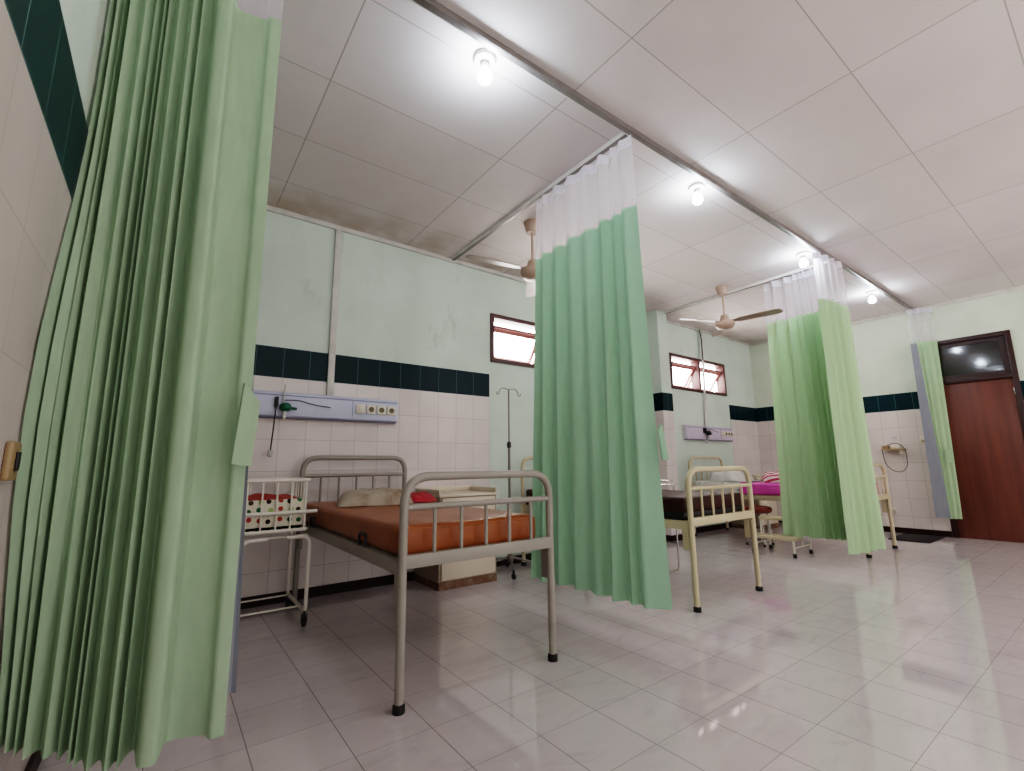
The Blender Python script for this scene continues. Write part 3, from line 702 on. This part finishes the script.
# ------------------------------------------------------------------ stands and stools
def iv_stand():
    x, y = 2.72, 3.72
    t = thing('drip_stand', (x, y, 0), 'slim steel drip stand in front of plain wall below first window', 'drip stand')
    MB().tube([(x, y, .12), (x, y, 1.20)], .0125, 10).build('pole', M['steel_pole'], t)
    MB().tube([(x, y, 1.18), (x, y, 1.755)], .008, 8).build('upper_pole', M['steel_pole'], t)
    k = MB().lathe([(.02, -.03), (.02, .02), (.012, .03), (0, .03)], (x, y, 1.2), 12); k.tube([(x, y, 1.2), (x-.04, y-.02, 1.2)], .006, 6); k.build('clamp_knob', M['black'], t)
    for s_, n in ((-1, 0), (1, 1)):
        pts = [(x, y, 1.75), (x+s_*.07, y, 1.765), (x+s_*.11, y, 1.745), (x+s_*.12, y, 1.70), (x+s_*.14, y, 1.69), (x+s_*.155, y, 1.72)]
        MB().tube(rounded(pts, .02), .0045, 6).build('hook', M['steel_pole'], t)
    MB().lathe([(0, .10), (.03, .10), (.03, .16), (.016, .17), (0, .17)], (x, y, 0), 14).build('hub', M['steel_pole'], t)
    for k in range(4):
        a = -PI/2 - .52 + 2*PI*k/4; u = Vector((math.cos(a), math.sin(a), 0)); c_ = Vector((x, y, 0))
        lg = MB().tube([c_ + u*.02 + Vector((0, 0, .14)), c_ + u*.14 + Vector((0, 0, .11)), c_ + u*.265 + Vector((0, 0, .075))], .011, 8).build('leg', M['steel_pole'], t)
        e = c_ + u*.262
        w = MB(); w.lathe([(0, -.01), (.022, -.01), (.026, 0), (.022, .01), (0, .01)], (e.x, e.y, .026), 14, axis='x'); w.tube([(e.x, e.y, .03), (e.x, e.y, .078)], .011, 8)
        w.build('castor', M['rubber'], lg)
iv_stand()

def step_stool():
    x0, y0, y1 = 5.42, 2.33, 2.80; mw = M['white_metal']
    t = thing('step_stool', (5.63, 2.56, 0), 'cream two step footstool on floor beside pink bed', 'step stool')
    for xa_, xb_, z in ((x0, x0+.22, .20), (x0+.22, x0+.44, .38)):
        MB().box(xa_, y0, z-.03, xb_, y1, z, .006).build('tread', M['cream_metal'], t)
    for x, z in ((x0+.02, .17), (x0+.42, .35)):
        for y in (y0+.02, y1-.02):
            lg = MB().tube([(x, y, .03), (x, y, z+.004)], .012, 8).build('leg', mw, t)
            MB().lathe([(0, 0), (.018, 0), (.018, .04), (.012, .045), (0, .045)], (x, y, 0), 12).build('rubber_foot', M['rubber'], lg)
    for y in (y0+.02, y1-.02):
        MB().tube([(x0+.02, y, .10), (x0+.42, y, .10)], .008, 8).build('side_bar', mw, t)
        MB().tube([(x0+.23, y, .10), (x0+.23, y, .355)], .008, 8).build('upright', mw, t)
step_stool()
def round_stool():
    x, y = 6.0, 2.98
    t = thing('round_stool', (x, y, 0), 'chrome round stool with red brown seat tucked under pink bed', 'stool')
    MB().lathe([(0, .385), (.14, .385), (.165, .40), (.17, .43), (.155, .455), (.10, .465), (0, .466)], (x, y, 0), 26).build('seat', M['red_seat'], t)
    for k in range(4):
        a = PI/4 + k*PI/2; lg = MB().tube([(x+.11*math.cos(a), y+.11*math.sin(a), .39), (x+.15*math.cos(a), y+.15*math.sin(a), .02)], .01, 8).build('leg', M['chrome'], t)
        MB().lathe([(0, 0), (.015, 0), (.015, .025), (0, .025)], (x+.15*math.cos(a), y+.15*math.sin(a), 0), 10).build('rubber_foot', M['rubber'], lg)
    for z, rr in ((.05, .147), (.2, .131)): MB().tube([(x+rr*math.cos(2*PI*k/24), y+rr*math.sin(2*PI*k/24), z) for k in range(24)], .007, 7, True).build('ring', M['chrome'], t)
round_stool()
def wire_trolley():
    x0, x1, y0, y1 = 3.58, 4.0, 2.77, 3.22
    t = thing('tray_stand', ((x0+x1)/2, (y0+y1)/2, 0), 'thin chrome over-bed tray stand standing beside the brown mattress', 'tray stand')
    for y in (y0, y1):
        MB().tube(rounded([(x0+.05, y, .012), (x1, y, .012), (x1, y, .80)], .03), .0085, 8).build('leg', M['chrome'], t)
    MB().tube([(x1, y0, .25), (x1, y1, .25)], .007, 8).build('stretcher', M['chrome'], t)
    for z in (.795, .835): MB().tube(rounded([(x0, y0, z), (x1, y0, z), (x1, y1, z), (x0, y1, z)], .03, closed=True), .005, 8, True).build('tray_rim', M['chrome'], t)
    MB().box(x0, y0, .786, x1, y1, .794, .003).build('tray', M['cabinet'], t)
wire_trolley()
m = thing('door_mat', (7.93, 1.87, 0), 'dark mat lying on floor in front of end wall', 'mat')
MB().box(7.62, 1.72, 0, 8.36, 2.14, .012, .004).build('pile', M['mat'], m)

# ------------------------------------------------------------------ light and camera
for k, x in enumerate((.9, 2.9, 4.9, 6.9)):      # unseen point lights added behind the camera as fill from the front
    ld = bpy.data.lights.new('fill_lamp', 'POINT'); ld.energy = FILL; ld.shadow_soft_size = .12; ld.color = (1, .95, .92)
    lo = bpy.data.objects.new('fill_lamp', ld); col.objects.link(lo); lo.location = (x, -1.0, 2.8)
wd = bpy.data.worlds.new('sky'); scene.world = wd; wd.use_nodes = True
nt = wd.node_tree; bg = nt.nodes['Background']; bg.inputs[0].default_value = (1.0, .96, .94, 1)
tc = nt.nodes.new('ShaderNodeTexCoord'); sp = nt.nodes.new('ShaderNodeSeparateXYZ'); mr = nt.nodes.new('ShaderNodeMapRange')
nt.links.new(tc.outputs['Generated'], sp.inputs[0]); nt.links.new(sp.outputs[1], mr.inputs[0])   # sky is brightest behind the window side
mr.inputs[1].default_value = 0; mr.inputs[2].default_value = .5; mr.inputs[3].default_value = 1.3; mr.inputs[4].default_value = 24.0
nt.links.new(mr.outputs[0], bg.inputs[1])
cam = bpy.data.cameras.new('camera'); co = bpy.data.objects.new('camera', cam); col.objects.link(co); scene.camera = co
cam.sensor_width = 36; cam.sensor_fit = 'HORIZONTAL'; cam.lens = 463.6 / 1024 * 36; cam.clip_start = .02
yaw, pitch, roll = math.radians(36.61), math.radians(9.76), math.radians(-.65)
fwd = Vector((math.sin(yaw)*math.cos(pitch), math.cos(yaw)*math.cos(pitch), math.sin(pitch)))
right = Vector((math.cos(yaw), -math.sin(yaw), 0)); up = right.cross(fwd)
R_ = math.cos(roll)*right + math.sin(roll)*up; U_ = -math.sin(roll)*right + math.cos(roll)*up
mt = Matrix((R_, U_, -fwd)).transposed().to_4x4(); mt.translation = (0, 0, 1.0); co.matrix_world = mt
scene.view_settings.view_transform = 'Filmic'; scene.view_settings.look = 'High Contrast'
scene.view_settings.exposure = 0.0
